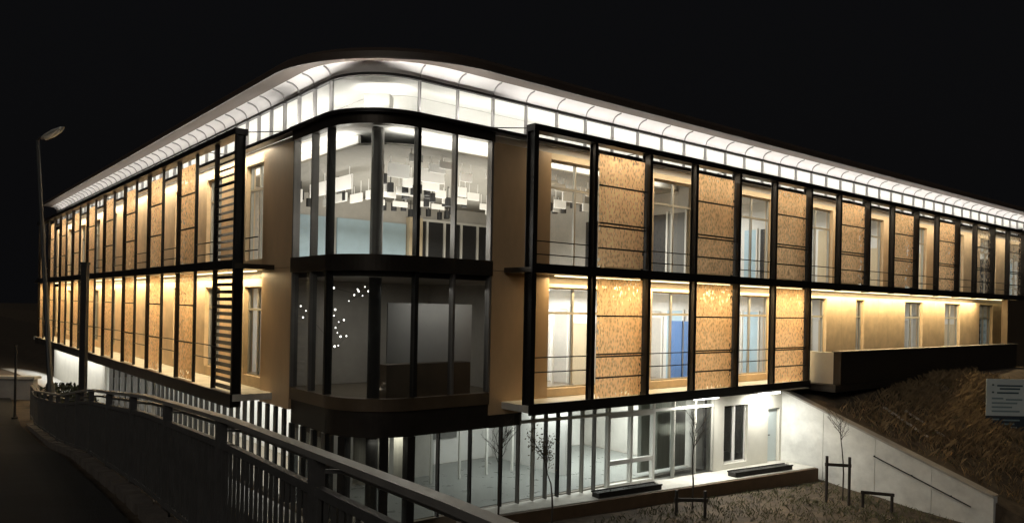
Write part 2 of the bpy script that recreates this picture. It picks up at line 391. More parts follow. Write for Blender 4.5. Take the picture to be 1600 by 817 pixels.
# ---- walls with windows
def window(M, x0, x1, z0, z1, y, fm='window_frame', gm='glass', full=True, cell=None):
    w, h = x1 - x0, z1 - z0
    key = ('win', round(w, 2), round(h, 2), fm, full)
    if key not in WM:
        f = MB(); t = 0.055
        f.box(0, w, 0, 0.09, 0, t).box(0, w, 0, 0.09, h - t, h).box(0, t, 0.001, 0.091, t, h - t).box(w - t, w, 0.001, 0.091, t, h - t)
        tz = h * 0.745
        f.box(t, w - t, 0.002, 0.088, tz - 0.035, tz + 0.035)
        f.box(w / 2 - 0.03, w / 2 + 0.03, 0.003, 0.087, t, tz - 0.035).box(w / 2 - 0.03, w / 2 + 0.03, 0.003, 0.087, tz + 0.035, h - t)
        WM[key] = f.mesh('window', fm)
        ps = []
        for a, b, c, d in ((t, w / 2 - 0.03, t, tz - 0.035), (w / 2 + 0.03, w - t, t, tz - 0.035), (t, w / 2 - 0.03, tz + 0.035, h - t), (w / 2 + 0.03, w - t, tz + 0.035, h - t)):
            ps.append(MB().quad((a, 0.045, c), (b, 0.045, c), (b, 0.045, d), (a, 0.045, d)).mesh('pane', gm))
        WM[key + (1,)] = ps
    o = obj('window', WM[key], None, B, M @ T(x0, y, z0))
    for p in WM[key + (1,)]: obj('pane', p, None, o, M @ T(x0, y, z0))
def wall_row(M, y, x_start, x_end, wins, z0, z1, wz0, wz1, mt='cream_wall'):
    """opaque pieces between windows, spandrel below and lintel above"""
    th = 0.30; x = x_start
    for a, b in wins + [(x_end, None)]:
        if a > x + 0.01:
            npn = max(1, round((a - x) / 1.2)) if a - x < 12 else 1      # cladding boards with an open joint
            for q in range(npn):
                obj('wall', MB().box(x + (a - x) * q / npn + (0.006 if q else 0), x + (a - x) * (q + 1) / npn - (0.006 if q < npn - 1 else 0), y, y + th, z0, z1), mt, B, M)
        if b is None: break
        obj('spandrel', MB().box(a, b, y + 0.002, y + th, z0, wz0), mt, B, M)
        obj('lintel', MB().box(a, b, y + 0.002, y + th, wz1, z1), 'reveal', B, M)
        window(M, a, b, wz0, wz1, y + 0.14); x = b
P = 4.66
up_r = [(15.01 + P * k, 17.36 + P * k) for k in range(9)]
lo_r = [(15.01 + P * k, 17.36 + P * k) for k in range(3)] + [(29.0, 30.95), (33.5, 34.25)] + [(15.05 + P * k, 17.05 + P * k) for k in (5, 6, 7)]
wall_row(MR, WV, 15.0, END_U, up_r, 6.68, 10.16, 6.85, 9.98)
wall_row(MR, WV, 15.0, END_U, lo_r, 2.98, 6.32, 3.22, 6.22)
PL = 3.9
up_l = sorted([(-(24.35 + PL * k), -(22.75 + PL * k)) for k in range(10)]); 
wall_row(ML, WU, -END_V, -22.72, up_l, 6.68, 10.16, 6.90, 9.9)
wall_row(ML, WU, -END_V, -22.72, up_l, 2.98, 6.32, 3.30, 6.08)
# ---- walkways between the wall and the outer frame
obj('walkway', MB().box(13.3, 27.5, FV - 0.12, WV - 0.004, 2.78, 2.97), 'terrace', B, MR)
obj('walkway', MB().box(13.3, END_U, FV - 0.12, WV - 0.004, 6.56, 6.70), 'band_metal', B, MR)
obj('walkway', MB().box(-END_V, -21.75, FU - 0.12, WU - 0.004, 2.78, 2.97), 'terrace', B, ML)
obj('walkway', MB().box(-END_V, -21.75, FU - 0.12, WU - 0.004, 6.56, 6.70), 'band_metal', B, ML)

# ---- outer steel frame
def post(M, x, y, z0, z1, wd=0.14, dp=0.30):
    key = ('post', z0, z1, wd, dp)
    if key not in WM:
        t = 0.022                                              # H section
        m = MB().box(-wd / 2, wd / 2, -dp / 2, -dp / 2 + t, z0, z1).box(-wd / 2, wd / 2, dp / 2 - t, dp / 2, z0, z1).box(-t / 2, t / 2, -dp / 2 + t, dp / 2 - t, z0, z1)
        WM[key] = m.mesh('post', 'frame_metal')
    return obj('post', WM[key], None, B, M @ T(x, y, 0))
SP = 2.335; SPL = 1.95
def screen(M, x0, x1, y, z0, z1, fr, mt='screen'):
    w, h = x1 - x0, z1 - z0
    key = ('scr', round(w, 2), round(h, 2), mt)
    if key not in WM:
        WM[key] = MB().quad((0, 0, 0), (w, 0, 0), (w, 0, h), (0, 0, h)).mesh('sun_screen', mt)
        WM[key + (1,)] = MB().box(-0.02, w + 0.02, -0.07, -0.02, -0.022, 0.022).mesh('bar', 'frame_metal')
    o = obj('sun_screen', WM[key], None, B, M @ T(x0, y, z0))
    for q in fr: obj('bar', WM[key + (1,)], None, o, M @ T(x0, y, z0 + h * q))
def guard(M, x0, x1, y, zs):
    for z in zs: obj('guard_rail', MB().bar((x0, y, z), (x1, y, z), 0.028, 0.028), 'frame_metal', B, M)
nR = 19
for k in range(nR):
    x = 13.39 + SP * k; low = k <= 6
    post(MR, x, FV, 2.78 if low else 6.50, 10.35, 0.16 if k == 0 else 0.13, 0.32 if k % 2 == 0 else 0.22)
    if k == nR - 1: break
    x0, x1 = x + 0.07, x + SP - 0.07
    if k % 2:
        far = k >= 13
        screen(MR, x0 + (0.22 if k == 1 else 0.0), x1, FV + 0.06, 6.86, 10.12, (0.16, 0.355, 0.385, 0.72), 'screen_open' if far else 'screen')
        if low and k < 6: screen(MR, x0 + (0.22 if k == 1 else 0.0), x1, FV + 0.06, 3.0, 6.50, (0.17, 0.345, 0.365, 0.685))
    else:
        guard(MR, x0, x1, FV, (7.06, 7.42))
        if k < 6: guard(MR, x0, x1, FV, (3.85, 4.25))
XE = 13.39 + SP * (nR - 1)
obj('top_rail', MB().box(13.39 - 0.09, XE, FV - 0.175, FV + 0.175, 10.35, 10.53), 'frame_metal', B, MR)
obj('middle_rail', MB().box(13.39 - 0.09, XE, FV - 0.18, FV - 0.122, 6.54, 6.80), 'frame_metal', B, MR)
obj('bottom_rail', MB().box(13.39 - 0.09, 27.5, FV - 0.18, FV - 0.122, 2.72, 3.02), 'frame_metal', B, MR)
nL = 20
for k in range(nL):
    x = -(21.85 + SPL * k)
    post(ML, x, FU, 2.60, 10.35, 0.15 if k == 0 else 0.08, 0.26 if k == 0 else (0.13 if k % 2 else 0.09))
    if k == nL - 1: break
    x0, x1 = x - SPL + 0.06, x - 0.06
    if k % 2 == 0:
        if k == 0:
            lv = MB(); 
            for a_, b_ in ((0, 0),): lv.quad((0, -0.03, -0.05), (x1 - x0, -0.03, -0.05), (x1 - x0, 0.05, 0.05), (0, 0.05, 0.05)).quad((0, 0.055, 0.045), (x1 - x0, 0.055, 0.045), (x1 - x0, -0.025, -0.055), (0, -0.025, -0.055))
            lv = lv.mesh('louvre', 'pole_black')
            for z_ in [3.1 + 0.215 * i for i in range(16)] + [6.95 + 0.215 * i for i in range(15)]: obj('louvre', lv, None, B, ML @ T(x0, FU + 0.02, z_))
            for z_ in (4.2, 5.4, 7.95, 9.0): obj('louvre_rail', MB().box(x0, x1, FU - 0.1, FU - 0.05, z_, z_ + 0.06), 'frame_metal', B, ML)
        else:
            screen(ML, x0, x1, FU + 0.06, 6.86, 10.12, (0.35, 0.70)); screen(ML, x0, x1, FU + 0.06, 3.0, 6.50, (0.35, 0.70))
    else:
        guard(ML, x0, x1, FU, (7.06, 7.42)); guard(ML, x0, x1, FU, (3.85, 4.25))
guard(ML, -21.85, -20.9, FU + 0.2, (7.06, 7.42))
XL = -(21.85 + SPL * (nL - 1))
obj('top_rail', MB().box(XL, -21.76, FU - 0.185, FU + 0.185, 10.35, 10.53), 'frame_metal', B, ML)
obj('middle_rail', MB().box(XL, -21.76, FU - 0.19, FU - 0.122, 6.54, 6.80), 'frame_metal', B, ML)
obj('bottom_rail', MB().box(XL, -21.76, FU - 0.19, FU - 0.122, 2.60, 2.98), 'frame_metal', B, ML)
# tie rods back to the eaves
for k in range(0, nR, 2):
    x = 13.39 + SP * k; obj('tie_rod', MB().tube([(x, FV + 0.17, 10.46), (x + (-0.9 if k == 0 else 0), WV - 0.1, 10.47)], 0.014, 6), 'frame_metal', B, MR)
for k in range(0, nL, 2):
    x = -(21.85 + SPL * k); obj('tie_rod', MB().tube([(x, FU + 0.17, 10.46), (x + (0.9 if k == 0 else 0), WU - 0.1, 10.47)], 0.014, 6), 'frame_metal', B, ML)

# ---- clerestory and curved eaves
CZ = 11.36
obj('clerestory_head', band(-0.06, 0.05, CZ, CZ + 0.07, n=20), 'frame_metal', B)
cl_s = [0.0]
mul = MB().box(-0.022, 0.022, -0.05, 0.05, 10.501, CZ - 0.001).mesh('clerestory_mullion', 'rib')
prof = [(0.02, 11.432, 1.62), (0.028, 11.51, 1.66), (0.06, 11.58, 1.78), (0.12, 11.64, 1.98), (0.22, 11.69, 2.35), (0.38, 11.72, 2.85)]
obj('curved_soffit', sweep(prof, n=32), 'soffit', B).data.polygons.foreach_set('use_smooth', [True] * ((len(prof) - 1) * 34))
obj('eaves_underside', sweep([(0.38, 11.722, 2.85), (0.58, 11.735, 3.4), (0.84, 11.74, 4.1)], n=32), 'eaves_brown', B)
obj('eaves_trim', sweep([(0.84, 11.73, 4.1), (0.88, 11.73, 4.2), (0.88, 11.77, 4.2), (0.84, 11.77, 4.1)], True, n=32), 'trim', B)
obj('roof', sweep([(0.84, 11.771, 4.1), (0.82, 11.94, 4.1), (0.66, 12.08, 4.0), (0.2, 12.2, 3.8), (-1.0, 12.32, 3.4), (-9.0, 12.6, 2.0)], n=32), 'roof', B)
def soffit_rib(x, left):
    """a rib that runs straight out from the wall and follows the soffit"""
    pts = []
    for w, z, r in prof:
        c0 = (WV if left else WU) - w + r; e = (WU if left else WV) - w
        y = e + (r - math.sqrt(r * r - (c0 - x) ** 2) if x < c0 else 0)
        pts.append(uv(y, x, z - 0.02) if left else uv(x, y, z - 0.02))
    m = MB()
    for p, q in zip(pts, pts[1:]): m.bar(p, q, 0.034 if left else 0.024, 0.04 if left else 0.03)
    obj('soffit_rib', m, 'rib', B)
k = 0
gk = {}
def clere(M, x, y, w, ang=0):
    obj('clerestory_mullion', mul, None, B, M @ T(x, y, 0))
for k in range(40):
    x = WU + R0 + 0.06 + 1.19 * k
    if x > END_U: break
    clere(MR, x, WV, 0)
    soffit_rib(x, False)
    if x + 1.19 < END_U: obj('clerestory_pane', gk.setdefault('r', MB().quad((0, 0.02, 10.5), (1.19, 0.02, 10.5), (1.19, 0.02, CZ), (0, 0.02, CZ)).mesh('clerestory_pane', 'glass_clear')), None, B, MR @ T(x, WV, 0))
for k in range(44):
    x = -(WV + R0 + 0.0 + 1.0 * k)
    if -x > END_V: break
    clere(ML, x, WU, 0)
    soffit_rib(-x, True)
    if -x + 1.0 < END_V: obj('clerestory_pane', gk.setdefault('l', MB().quad((-1, 0.02, 10.5), (0, 0.02, 10.5), (0, 0.02, CZ), (-1, 0.02, CZ)).mesh('clerestory_pane', 'glass_clear')), None, B, ML @ T(x, WU, 0))
obj('clerestory_pane', pane_mesh(-Q, Q + 0.06, 10.5, CZ), 'glass_clear', B)
# inside the clerestory: white upstand wall and ceiling
obj('clerestory_back_wall', sweep([(-1.5, 10.41, 1.2), (-1.5, 11.39, 1.2)], n=14), 'inner_white', B)
obj('duct', MB().box(-0.34, 0.34, -0.2, 0.2, 10.41, 11.05), 'inner_grey', B, MR @ T(9.85, 17.75, 0) @ Matrix.Rotation(math.radians(-45), 4, 'Z'))
obj('clerestory_ceiling', sweep([(-1.5, 11.395, 1.2), (-0.07, 11.405, 1.53)], n=14), 'inner_white', B)

# ---- ground floor glazing under the frame (slightly askew to the facade)
gs = [-2.14, -1.13, -0.11, 0.5, 1.03, 1.5, 1.96, 2.42, 2.91, 3.4, 3.97, 4.94, 5.95, 6.93, 7.98, 8.88]
for i, (a, b) in enumerate(zip(gs, gs[1:])):
    top = 2.60 if a > 0.4 else 2.256
    for z0, z1 in (((0.05, 2.29), (2.37, top)) if a > 0.4 else ((0.05, top),)):
        obj('glass_pane', MB().quad((a, 0.05, z0), (b, 0.05, z0), (b, 0.05, z1), (a, 0.05, z1)), 'glass_clear' if 3.9 < a < 6.9 else 'glass', B, MG)
    white = i in (10, 11, 12)
    wd = 0.05 if white else 0.022
    obj('mullion', MB().box(a - wd, a + wd, -0.03, 0.12, 0.02, top), 'white_frame' if white else ('mullion_dark' if i in (0, 1, 2, 6) else ('mullion_grey' if i in (3, 5, 7, 9) else 'window_frame')), B, MG)
obj('mullion', MB().box(8.85, 8.92, -0.03, 0.12, 0.02, 2.6), 'window_frame', B, MG)
obj('transom', MB().box(0.5, 8.88, -0.035, 0.121, 2.29, 2.37), 'white_frame', B, MG)
for a, b in ((3.97, 4.94), (4.94, 5.95)):
    obj('door_rail', MB().box(a + 0.06, b - 0.06, -0.028, 0.11, 0.72, 0.86), 'white_frame', B, MG)
    obj('door_rail', MB().box(a + 0.06, b - 0.06, -0.028, 0.11, 0.021, 0.12), 'white_frame', B, MG)
    obj('door_rail', MB().box(a + 0.06, b - 0.06, -0.028, 0.11, 2.20, 2.288), 'white_frame', B, MG)
# rendered wall with a tall window and a door
for x0, x1, z0, z1 in ((8.925, 9.50, 0, 2.76), (10.83, 12.02, 0, 2.76), (12.72, 13.05, 0, 2.76), (9.50, 10.83, 0, 0.18), (9.50, 10.83, 2.25, 2.76), (12.02, 12.72, 2.0, 2.76)):
    obj('wall', MB().box(x0, x1, 0, 0.3, z0, z1), 'render_white', B, MG)
o = obj('window', MB().box(9.5, 9.56, 0.1, 0.2, 0.18, 2.25).box(10.77, 10.83, 0.1, 0.2, 0.18, 2.25).box(10.12, 10.20, 0.08, 0.2, 0.18, 2.25).box(9.56, 10.12, 0.1, 0.19, 0.18, 0.24).box(10.2, 10.77, 0.1, 0.19, 0.18, 0.24), 'white_frame', B, MG)
for a, b in ((9.56, 10.12), (10.2, 10.77)): obj('pane', MB().quad((a, 0.15, 0.24), (b, 0.15, 0.24), (b, 0.15, 2.25), (a, 0.15, 2.25)), 'glass', o, MG)
o = obj('door', MB().box(12.04, 12.70, 0.12, 0.18, 0.01, 1.99), 'sign_pale', B, MG); obj('handle', MB().bar((12.12, 0.09, 1.0), (12.25, 0.09, 1.0), 0.03, 0.03), 'galv', o, MG)
obj('canopy', MB().box(1.0, 13.6, -0.65, 0.32, 2.602 + 0.16, 2.775), 'render_white', B, MG)
# ---- ground floor of the left wing: dark fins in front of lit glass
fin = MB().box(-0.09, 0.09, -0.06, 0.02, -0.05, 2.60).mesh('fin', 'mullion_dark')
v_ = 20.95
while v_ < 34.2:
    obj('fin', fin, None, B, ML @ T(-v_, WU, 0)); v_ += 0.62
gp = MB().quad((-1.24, 0.06, 0.02), (0, 0.06, 0.02), (0, 0.06, 2.6), (-1.24, 0.06, 2.6)).mesh('glass_pane', 'glass_clear')
v_ = 20.64
while v_ < 34: obj('glass_pane', gp, None, B, ML @ T(-v_, WU, 0)); v_ += 1.24
gm2 = MB().box(-0.035, 0.035, -0.06, 0.10, 0, 2.6).mesh('mullion', 'mullion_grey')
for k in range(8):
    obj('glass_pane', gp, None, B, ML @ T(-(34.28 + 1.24 * k), WU, 0)); obj('mullion', gm2, None, B, ML @ T(-(34.28 + 1.24 * k), WU, 0))
obj('wall', MB().box(-END_V, -44.3, WU, WU + 0.3, -0.1, 2.60), 'render_white', B, ML)

# ---- roof terrace parapet at the right
obj('parapet', MB().box(28.0, 46.6, 14.55, 14.85, 2.90, 4.12), 'fascia_dark', B, MR)
obj('parapet', MB().box(28.0, 28.25, 14.852, 16.2, 2.90, 4.10), 'render_white', B, MR)  # end piece in white: the light it catches is put into its colour
obj('terrace_slab', MB().box(27.52, 46.7, 14.5, WV - 0.004, 2.64, 2.898), 'fascia_dark', B, MR)
obj('coping', MB().box(27.95, 46.65, 14.50, 14.90, 4.121, 4.17), 'trim', B, MR)
obj('end_wall', MB().box(47.2, 50.0, 15.2, 15.5, 2.6, 6.5), 'bronze_sill', B, MR)
for k in range(8): obj('louvre', MB().box(50.1, 54.0, 15.3, 15.5, 3.0 + 0.42 * k, 3.22 + 0.42 * k), 'white_frame', B, MR)

# ------------------------------------------------------------------ interiors
# upper corner hall
obj('interior_wall', MB().box(WU + 0.4, 22.0, 28.0, 28.2, 6.69, 10.15), 'inner_grey', B, MR)
obj('interior_wall', MB().box(22.0, 22.2, WV + 0.4, 28.2, 6.69, 10.15), 'inner_grey', B, MR)
obj('hall_ceiling', MB().prism([(9.7, 18.6), (10.2, 17.9), (11.0, 17.6), (21.95, 17.6), (21.95, 27.95), (9.7, 27.95)], 9.86, 9.92), 'inner_ceiling', B, MR)
obj('cove_wall', MB().box(11.0, 21.9, 17.62, 17.70, 9.922, 10.15), 'inner_white', B, MR)
obj('cove_wall', MB().box(9.72, 9.80, 18.6, 27.9, 9.922, 10.15), 'inner_white', B, MR)
for x0, x1 in ((11.7, 13.6), (13.75, 15.2), (15.35, 16.9)):
    obj('blue_panel', MB().box(x0, x1, 27.90, 27.98, 7.0, 9.0), 'inner_blue', B, MR)
obj('cream_pier', MB().box(16.95, 17.6, 27.7, 27.99, 6.7, 9.3), 'reveal', B, MR)
for x in (17.9, 18.8, 19.7, 20.6, 21.5): obj('partition_mullion', MB().box(x, x + 0.09, 27.85, 27.98, 6.7, 9.25), 'white_frame', B, MR)
obj('partition_glazing', MB().box(17.62, 21.9, 27.93, 27.985, 6.72, 9.2), 'inner_dark', B, MR)
obj('partition_rail', MB().box(17.62, 21.9, 27.86, 27.929, 9.2, 9.3), 'white_frame', B, MR)
rr = random.Random(3)
for k, y_ in enumerate((17.25, 18.1, 18.95, 19.8, 20.65, 21.5)):
    o = obj('cross_wall_panel', MB().box(21.94, 21.998, y_, y_ + 0.75, 6.7, 9.1), 'inner_dark' if k % 2 else 'door_grey', B, MR)
    obj('panel_frame', MB().box(21.92, 21.999, y_ - 0.08, y_ - 0.002, 6.7, 9.18), 'white_frame', o, MR)
def baffle(u_, v_, z, L, h, along_v):
    M = MR @ T(u_, v_, z) @ (Matrix.Rotation(math.pi / 2, 4, 'Z') if along_v else I4)
    m = MB().box(-L / 2, L / 2, -0.03, 0.03, -h / 2, h / 2).box(-L * 0.4, -L * 0.4 + 0.02, -0.01, 0.01, h / 2, 9.86 - z).box(L * 0.4 - 0.02, L * 0.4, -0.01, 0.01, h / 2, 9.86 - z)
    o = obj('acoustic_baffle', m, 'inner_white', None, M)
    tag(o, 'white acoustic baffle hung under the ceiling of the upper corner hall', 'ceiling baffle', 'acoustic baffles in the corner hall')
for (v_, z, h, u0, u1) in ((17.95, 9.60, 0.2, 10.9, 21.0), (18.5, 9.52, 0.24, 10.9, 21.0), (19.2, 9.40, 0.40, 11.0, 21.0), (20.4, 9.36, 0.30, 12.2, 21.5), (21.7, 9.38, 0.26, 12.2, 21.5), (23.2, 9.40, 0.22, 13.0, 21.5), (25.0, 9.42, 0.2, 13.0, 21.5)):
    x = u0
    while x < u1:
        L = rr.uniform(0.7, 1.6) if 19 < v_ < 20 else rr.uniform(0.3, 0.8)
        if rr.random() < 0.7: baffle(x + L / 2, v_ + rr.uniform(-.2, .2), z + rr.uniform(-.08, .08), L, h, False)
        x += L + (rr.choice((0.1, 0.3, 0.7)) if v_ < 20 else rr.choice((0.2, 0.4, 0.8)))
for (u_, z, h, v0, v1) in ((11.0, 9.32, 0.44, 19.5, 27.0), (12.6, 9.36, 0.3, 22.0, 27.4)):
    x = v0
    while x < v1:
        L = rr.uniform(0.8, 1.7)
        if rr.random() < 0.75: baffle(u_, x + L / 2, z + rr.uniform(-.08, .08), L, h, True)
        x += L + rr.choice((0.1, 0.3, 0.7))
sp = MB().tube([(0, 0, 0), (0, 0, -0.30)], 0.11, 10).box(-0.012, 0.012, -0.012, 0.012, 0, 0.42).mesh('hanging_spotlight', 'inner_dark')
for k in range(44):
    o = obj('hanging_spotlight', sp, None, None, MR @ T(rr.uniform(10.8, 20.5), rr.uniform(19.9, 27.2), 9.42 + rr.uniform(0, 0.2)))
    tag(o, 'small black spotlight hanging from the ceiling of the upper corner hall', 'spotlight', 'spotlights in the corner hall')
area('hall_light_and_fill', MR @ T(15.5, 22.5, 8.6) @ UP, 8, 7, 180, (1, 0.95, 0.86), B)
area('hall_light_and_fill', MR @ T(15.5, 22.5, 8.55), 8, 7, 220, (1, 0.96, 0.88), B)
area('hall_light_and_fill', MR @ T(13.5, 17.7, 8.0) @ Matrix.Rotation(math.radians(115), 4, 'X'), 6, 0.5, 45, (1, 0.96, 0.9), B)
area('hall_light_and_fill', MR @ T(19.6, 19.3, 9.0), 3, 3, 70, (1, 0.97, 0.92), B)  # added fill, brightens the right side of the hall
area('hall_light_and_fill', MR @ T(9.6, 22.5, 8.0) @ Matrix.Rotation(math.radians(-115), 4, 'Y'), 0.5, 6, 70, (1, 0.97, 0.92), B)  # added fill from the front left for the unlit baffles
area('hall_cove_light', MR @ T(15.5, 17.35, 9.9) @ UP, 11, 0.2, 34, (1, 0.96, 0.88), B)
area('hall_cove_light', MR @ T(9.45, 23.0, 9.9) @ UP, 0.2, 9, 26, (1, 0.96, 0.88), B)
# lower corner room: dark, with a pale board behind the glass
obj('interior_wall', MB().box(WU + 0.4, 15.2, 23.0, 23.2, 2.99, 6.31), 'inner_grey', B, MR)
obj('interior_wall', MB().box(14.9, 15.04, WV + 0.4, 23.0, 2.99, 6.31), 'inner_grey', B, MR)
obj('display_board', MB().box(10.45, 13.25, 18.10, 18.16, 4.02, 5.66), 'board', B, MR)
obj('display_plinth', MB().box(10.45, 13.25, 18.12, 18.60, 2.99, 3.98), 'bronze_sill', B, MR)
area('board_light', MR @ T(12.0, 17.35, 6.1), 2.4, 0.3, 7, (1, 0.96, 0.9), B)
area('dim_room_light', MR @ T(11.5, 20.5, 6.2), 2, 2, 13, (1, 0.95, 0.88), B)
# office rooms of both wings
def rooms(M, y0, depth, x_edges, z0, z1, watts, back='inner_grey', col=(1, 0.98, 0.93)):
    for i, (a, b) in enumerate(zip(x_edges, x_edges[1:])):
        obj('interior_wall', MB().box(a + 0.08, b - 0.0, y0 + depth, y0 + depth + 0.15, z0, z1), back[i % len(back)] if isinstance(back, (list, tuple)) else back, B, M)
        obj('interior_wall', MB().box(b - 0.06, b + 0.06, y0 + 0.35, y0 + depth, z0, z1), 'inner_white', B, M)
        obj('room_ceiling', MB().box(a + 0.07, b - 0.07, y0 + 0.32, y0 + depth - 0.01, z1 - 0.05, z1 - 0.01), 'inner_white', B, M)
        w = watts[i % len(watts)]; rf = random.Random(int(a * 7 + z0 * 13))
        for q in (0.18, 0.62):                                       # doors in the corridor wall
            dx = a + (b - a) * (q + rf.uniform(0, 0.12))
            o = obj('interior_door', MB().box(dx, dx + 0.95, y0 + depth - 0.05, y0 + depth - 0.003, z0, z0 + 2.15), rf.choice(('inner_dark', 'door_grey', 'reveal')), B, M)
            obj('door_frame', MB().box(dx - 0.07, dx, y0 + depth - 0.07, y0 + depth - 0.002, z0, z0 + 2.22).box(dx + 0.95, dx + 1.02, y0 + depth - 0.07, y0 + depth - 0.002, z0, z0 + 2.22), 'white_frame', o, M)
        py = y0 + depth * rf.uniform(0.42, 0.6); px = a + 0.5          # glazed partition posts
        while px < b - 0.6:
            obj('partition_post', MB().box(px, px + 0.06, py, py + 0.06, z0, z0 + 2.5), rf.choice(('white_frame', 'mullion_dark', 'white_frame')), B, M); px += rf.uniform(0.7, 1.3)
        obj('partition_rail', MB().box(a + 0.1, b - 0.1, py + 0.002, py + 0.058, z0 + 2.5, z0 + 2.58), 'white_frame', B, M)
        yy = y0 + 0.5                                                  # glazed bays, doors and shelves on the cross wall
        while yy < y0 + depth - 1.2:
            wd = rf.uniform(0.55, 1.1); hh = rf.choice((2.1, 2.3, 2.6)); mt_ = rf.choice(('inner_dark', 'door_grey', 'inner_dark', 'inner_blue', 'reveal') if z0 > 5 else ('door_grey', 'inner_blue', 'inner_grey', 'inner_grey', 'reveal'))
            o = obj('cross_wall_panel', MB().box(b - 0.10, b - 0.062, yy, yy + wd, z0, z0 + hh), mt_, B, M)
            obj('panel_frame', MB().box(b - 0.12, b - 0.063, yy - 0.07, yy - 0.002, z0, z0 + hh + 0.06).box(b - 0.12, b - 0.063, yy, yy + wd, z0 + hh + 0.002, z0 + hh + 0.06), 'white_frame', o, M)
            yy += wd + rf.uniform(0.12, 0.5)
        obj('cupboard', MB().box(a + (b - a) * .35, a + (b - a) * .35 + 1.4, y0 + depth - 0.5, y0 + depth - 0.08, z0, z0 + 1.2), 'door_grey', B, M)
        area('room_light', M @ T((a + b) / 2, y0 + depth * 0.5, z1 - 0.35), (b - a) * 0.6, depth * 0.5, w, col, B)
        for q in (0.28, 0.72):
            for t in (0.3, 0.65):
                obj('ceiling_light', MB().box(-0.6, 0.6, -0.08, 0.08, -0.05, 0), 'ceiling_lamp', B, M @ T(a + (b - a) * q, y0 + depth * t, z1 - 0.055))
rooms(MR, WV, 6.0, [22.2, 27.9, 32.56, 37.2, 41.9, 46.5, 51.2, END_U], 6.69, 10.15, (110, 88, 84, 96, 76, 76, 76), ('inner_grey', 'inner_white', 'inner_grey'))
rooms(MR, WV, 5.4, [15.2, 18.5, 23.2, 27.9, 32.56, 37.2, 41.9, 46.5, END_U], 2.99, 6.31, (95, 110, 100, 50, 36, 36, 44, 44), ('inner_white', 'inner_white', 'inner_grey'), (1, 0.98, 0.94))
for y_ in (17.55, 18.15): obj('blue_door', MB().box(23.02, 23.075, y_, y_ + 0.5, 3.0, 5.2), 'door_blue', B, MR)
obj('red_notice', MB().box(25.9, 26.3, 22.05, 22.12, 4.6, 5.1), 'terrace_edge', B, MR)
le = [-(28.2 + 7.95 * k) for k in range(5)][::-1]
rooms(ML, WU, 6.0, [-END_V] + le[1:], 6.69, 10.15, (40,), 'inner_white')
rooms(ML, WU, 6.0, [-END_V] + le[1:] + [-23.2], 2.99, 6.31, (40,), 'inner_white')
# ground floor
obj('interior_wall', MB().box(14.0, 27.0, 22.6, 22.8, 0, 2.6), 'inner_white', B, MR)
obj('interior_wall', MB().box(22.4, 22.5, WV - 0.1, 22.6, 0, 2.6), 'inner_grey', B, MR)
obj('interior_wall', MB().box(9.5, 14.0, 21.2, 21.4, 0, 2.6), 'inner_grey', B, MR)
obj('interior_wall', MB().box(17.6, 17.7, 18.6, 22.6, 0, 2.6), 'inner_white', B, MR)
for a_ in (19.7, 20.55, 21.4):
    m = MB(); n_ = 14; rows = [[(a_ + 0.78 * i / n_, 17.25 + 0.05 * (-1) ** i, z_) for i in range(n_ + 1)] for z_ in (0.1, 2.5)]
    m.grid(rows); obj('curtain', m, 'curtain_grey', B, MR)
for a_ in (12.2, 13.3, 14.4, 15.5, 16.6): obj('partition_post', MB().box(a_, a_ + 0.07, 20.2, 20.27, 0, 2.55), 'white_frame', B, MR)
for a_, b_ in ((14.9, 15.9), (18.3, 19.3)): obj('wall_board', MB().box(a_, b_, 22.5, 22.58, 0.9, 2.1), 'door_grey', B, MR)
obj('floor_finish', MB().box(9.8, 22.3, WV + 0.3, 22.5, 0.0, 0.012), 'floor_grey', B, MR)
obj('ground_ceiling', MB().box(9.8, 26.9, WV + 0.5, 22.6, 2.56, 2.60), 'inner_white', B, MR)
area('ground_light', MR @ T(19.5, 19.2, 2.45), 5, 2.5, 170, (0.96, 1, 0.96), B)
area('ground_light', MR @ T(15.6, 19.4, 2.45), 2.6, 2.5, 26, (0.96, 1, 0.96), B)
area('ground_light', MR @ T(11.6, 19.2, 2.4), 2, 2, 6, (1, 0.98, 0.9), B)
for a, b in ((-0.5, -0.05), (0.1, 0.50), (0.62, 1.08)):
    obj('curtain', pane_mesh(a * 1.0, b, 0.9, 2.18), 'curtain', B, T(*(U * 0.5 + V * 0.5)))
area('curtain_light', MR @ T(10.2, 17.2, 2.15), 1.6, 0.5, 6, (1, 0.97, 0.86), B)
obj('interior_wall', MB().box(-44.2, -20.5, WU + 2.6, WU + 2.75, 0, 2.6), 'inner_white', B, ML)
area('ground_light', ML @ T(-27.5, WU + 1.4, 2.5), 13, 1.2, 180, (1, 0.99, 0.93), B)
area('ground_light', ML @ T(-39.5, WU + 1.4, 2.5), 9, 1.2, 50, (1, 0.99, 0.95), B)
area('undercroft_light', ML @ T(-52.0, WU - 0.6, 2.5), 15, 0.3, 120, (1, 0.99, 0.95), B)

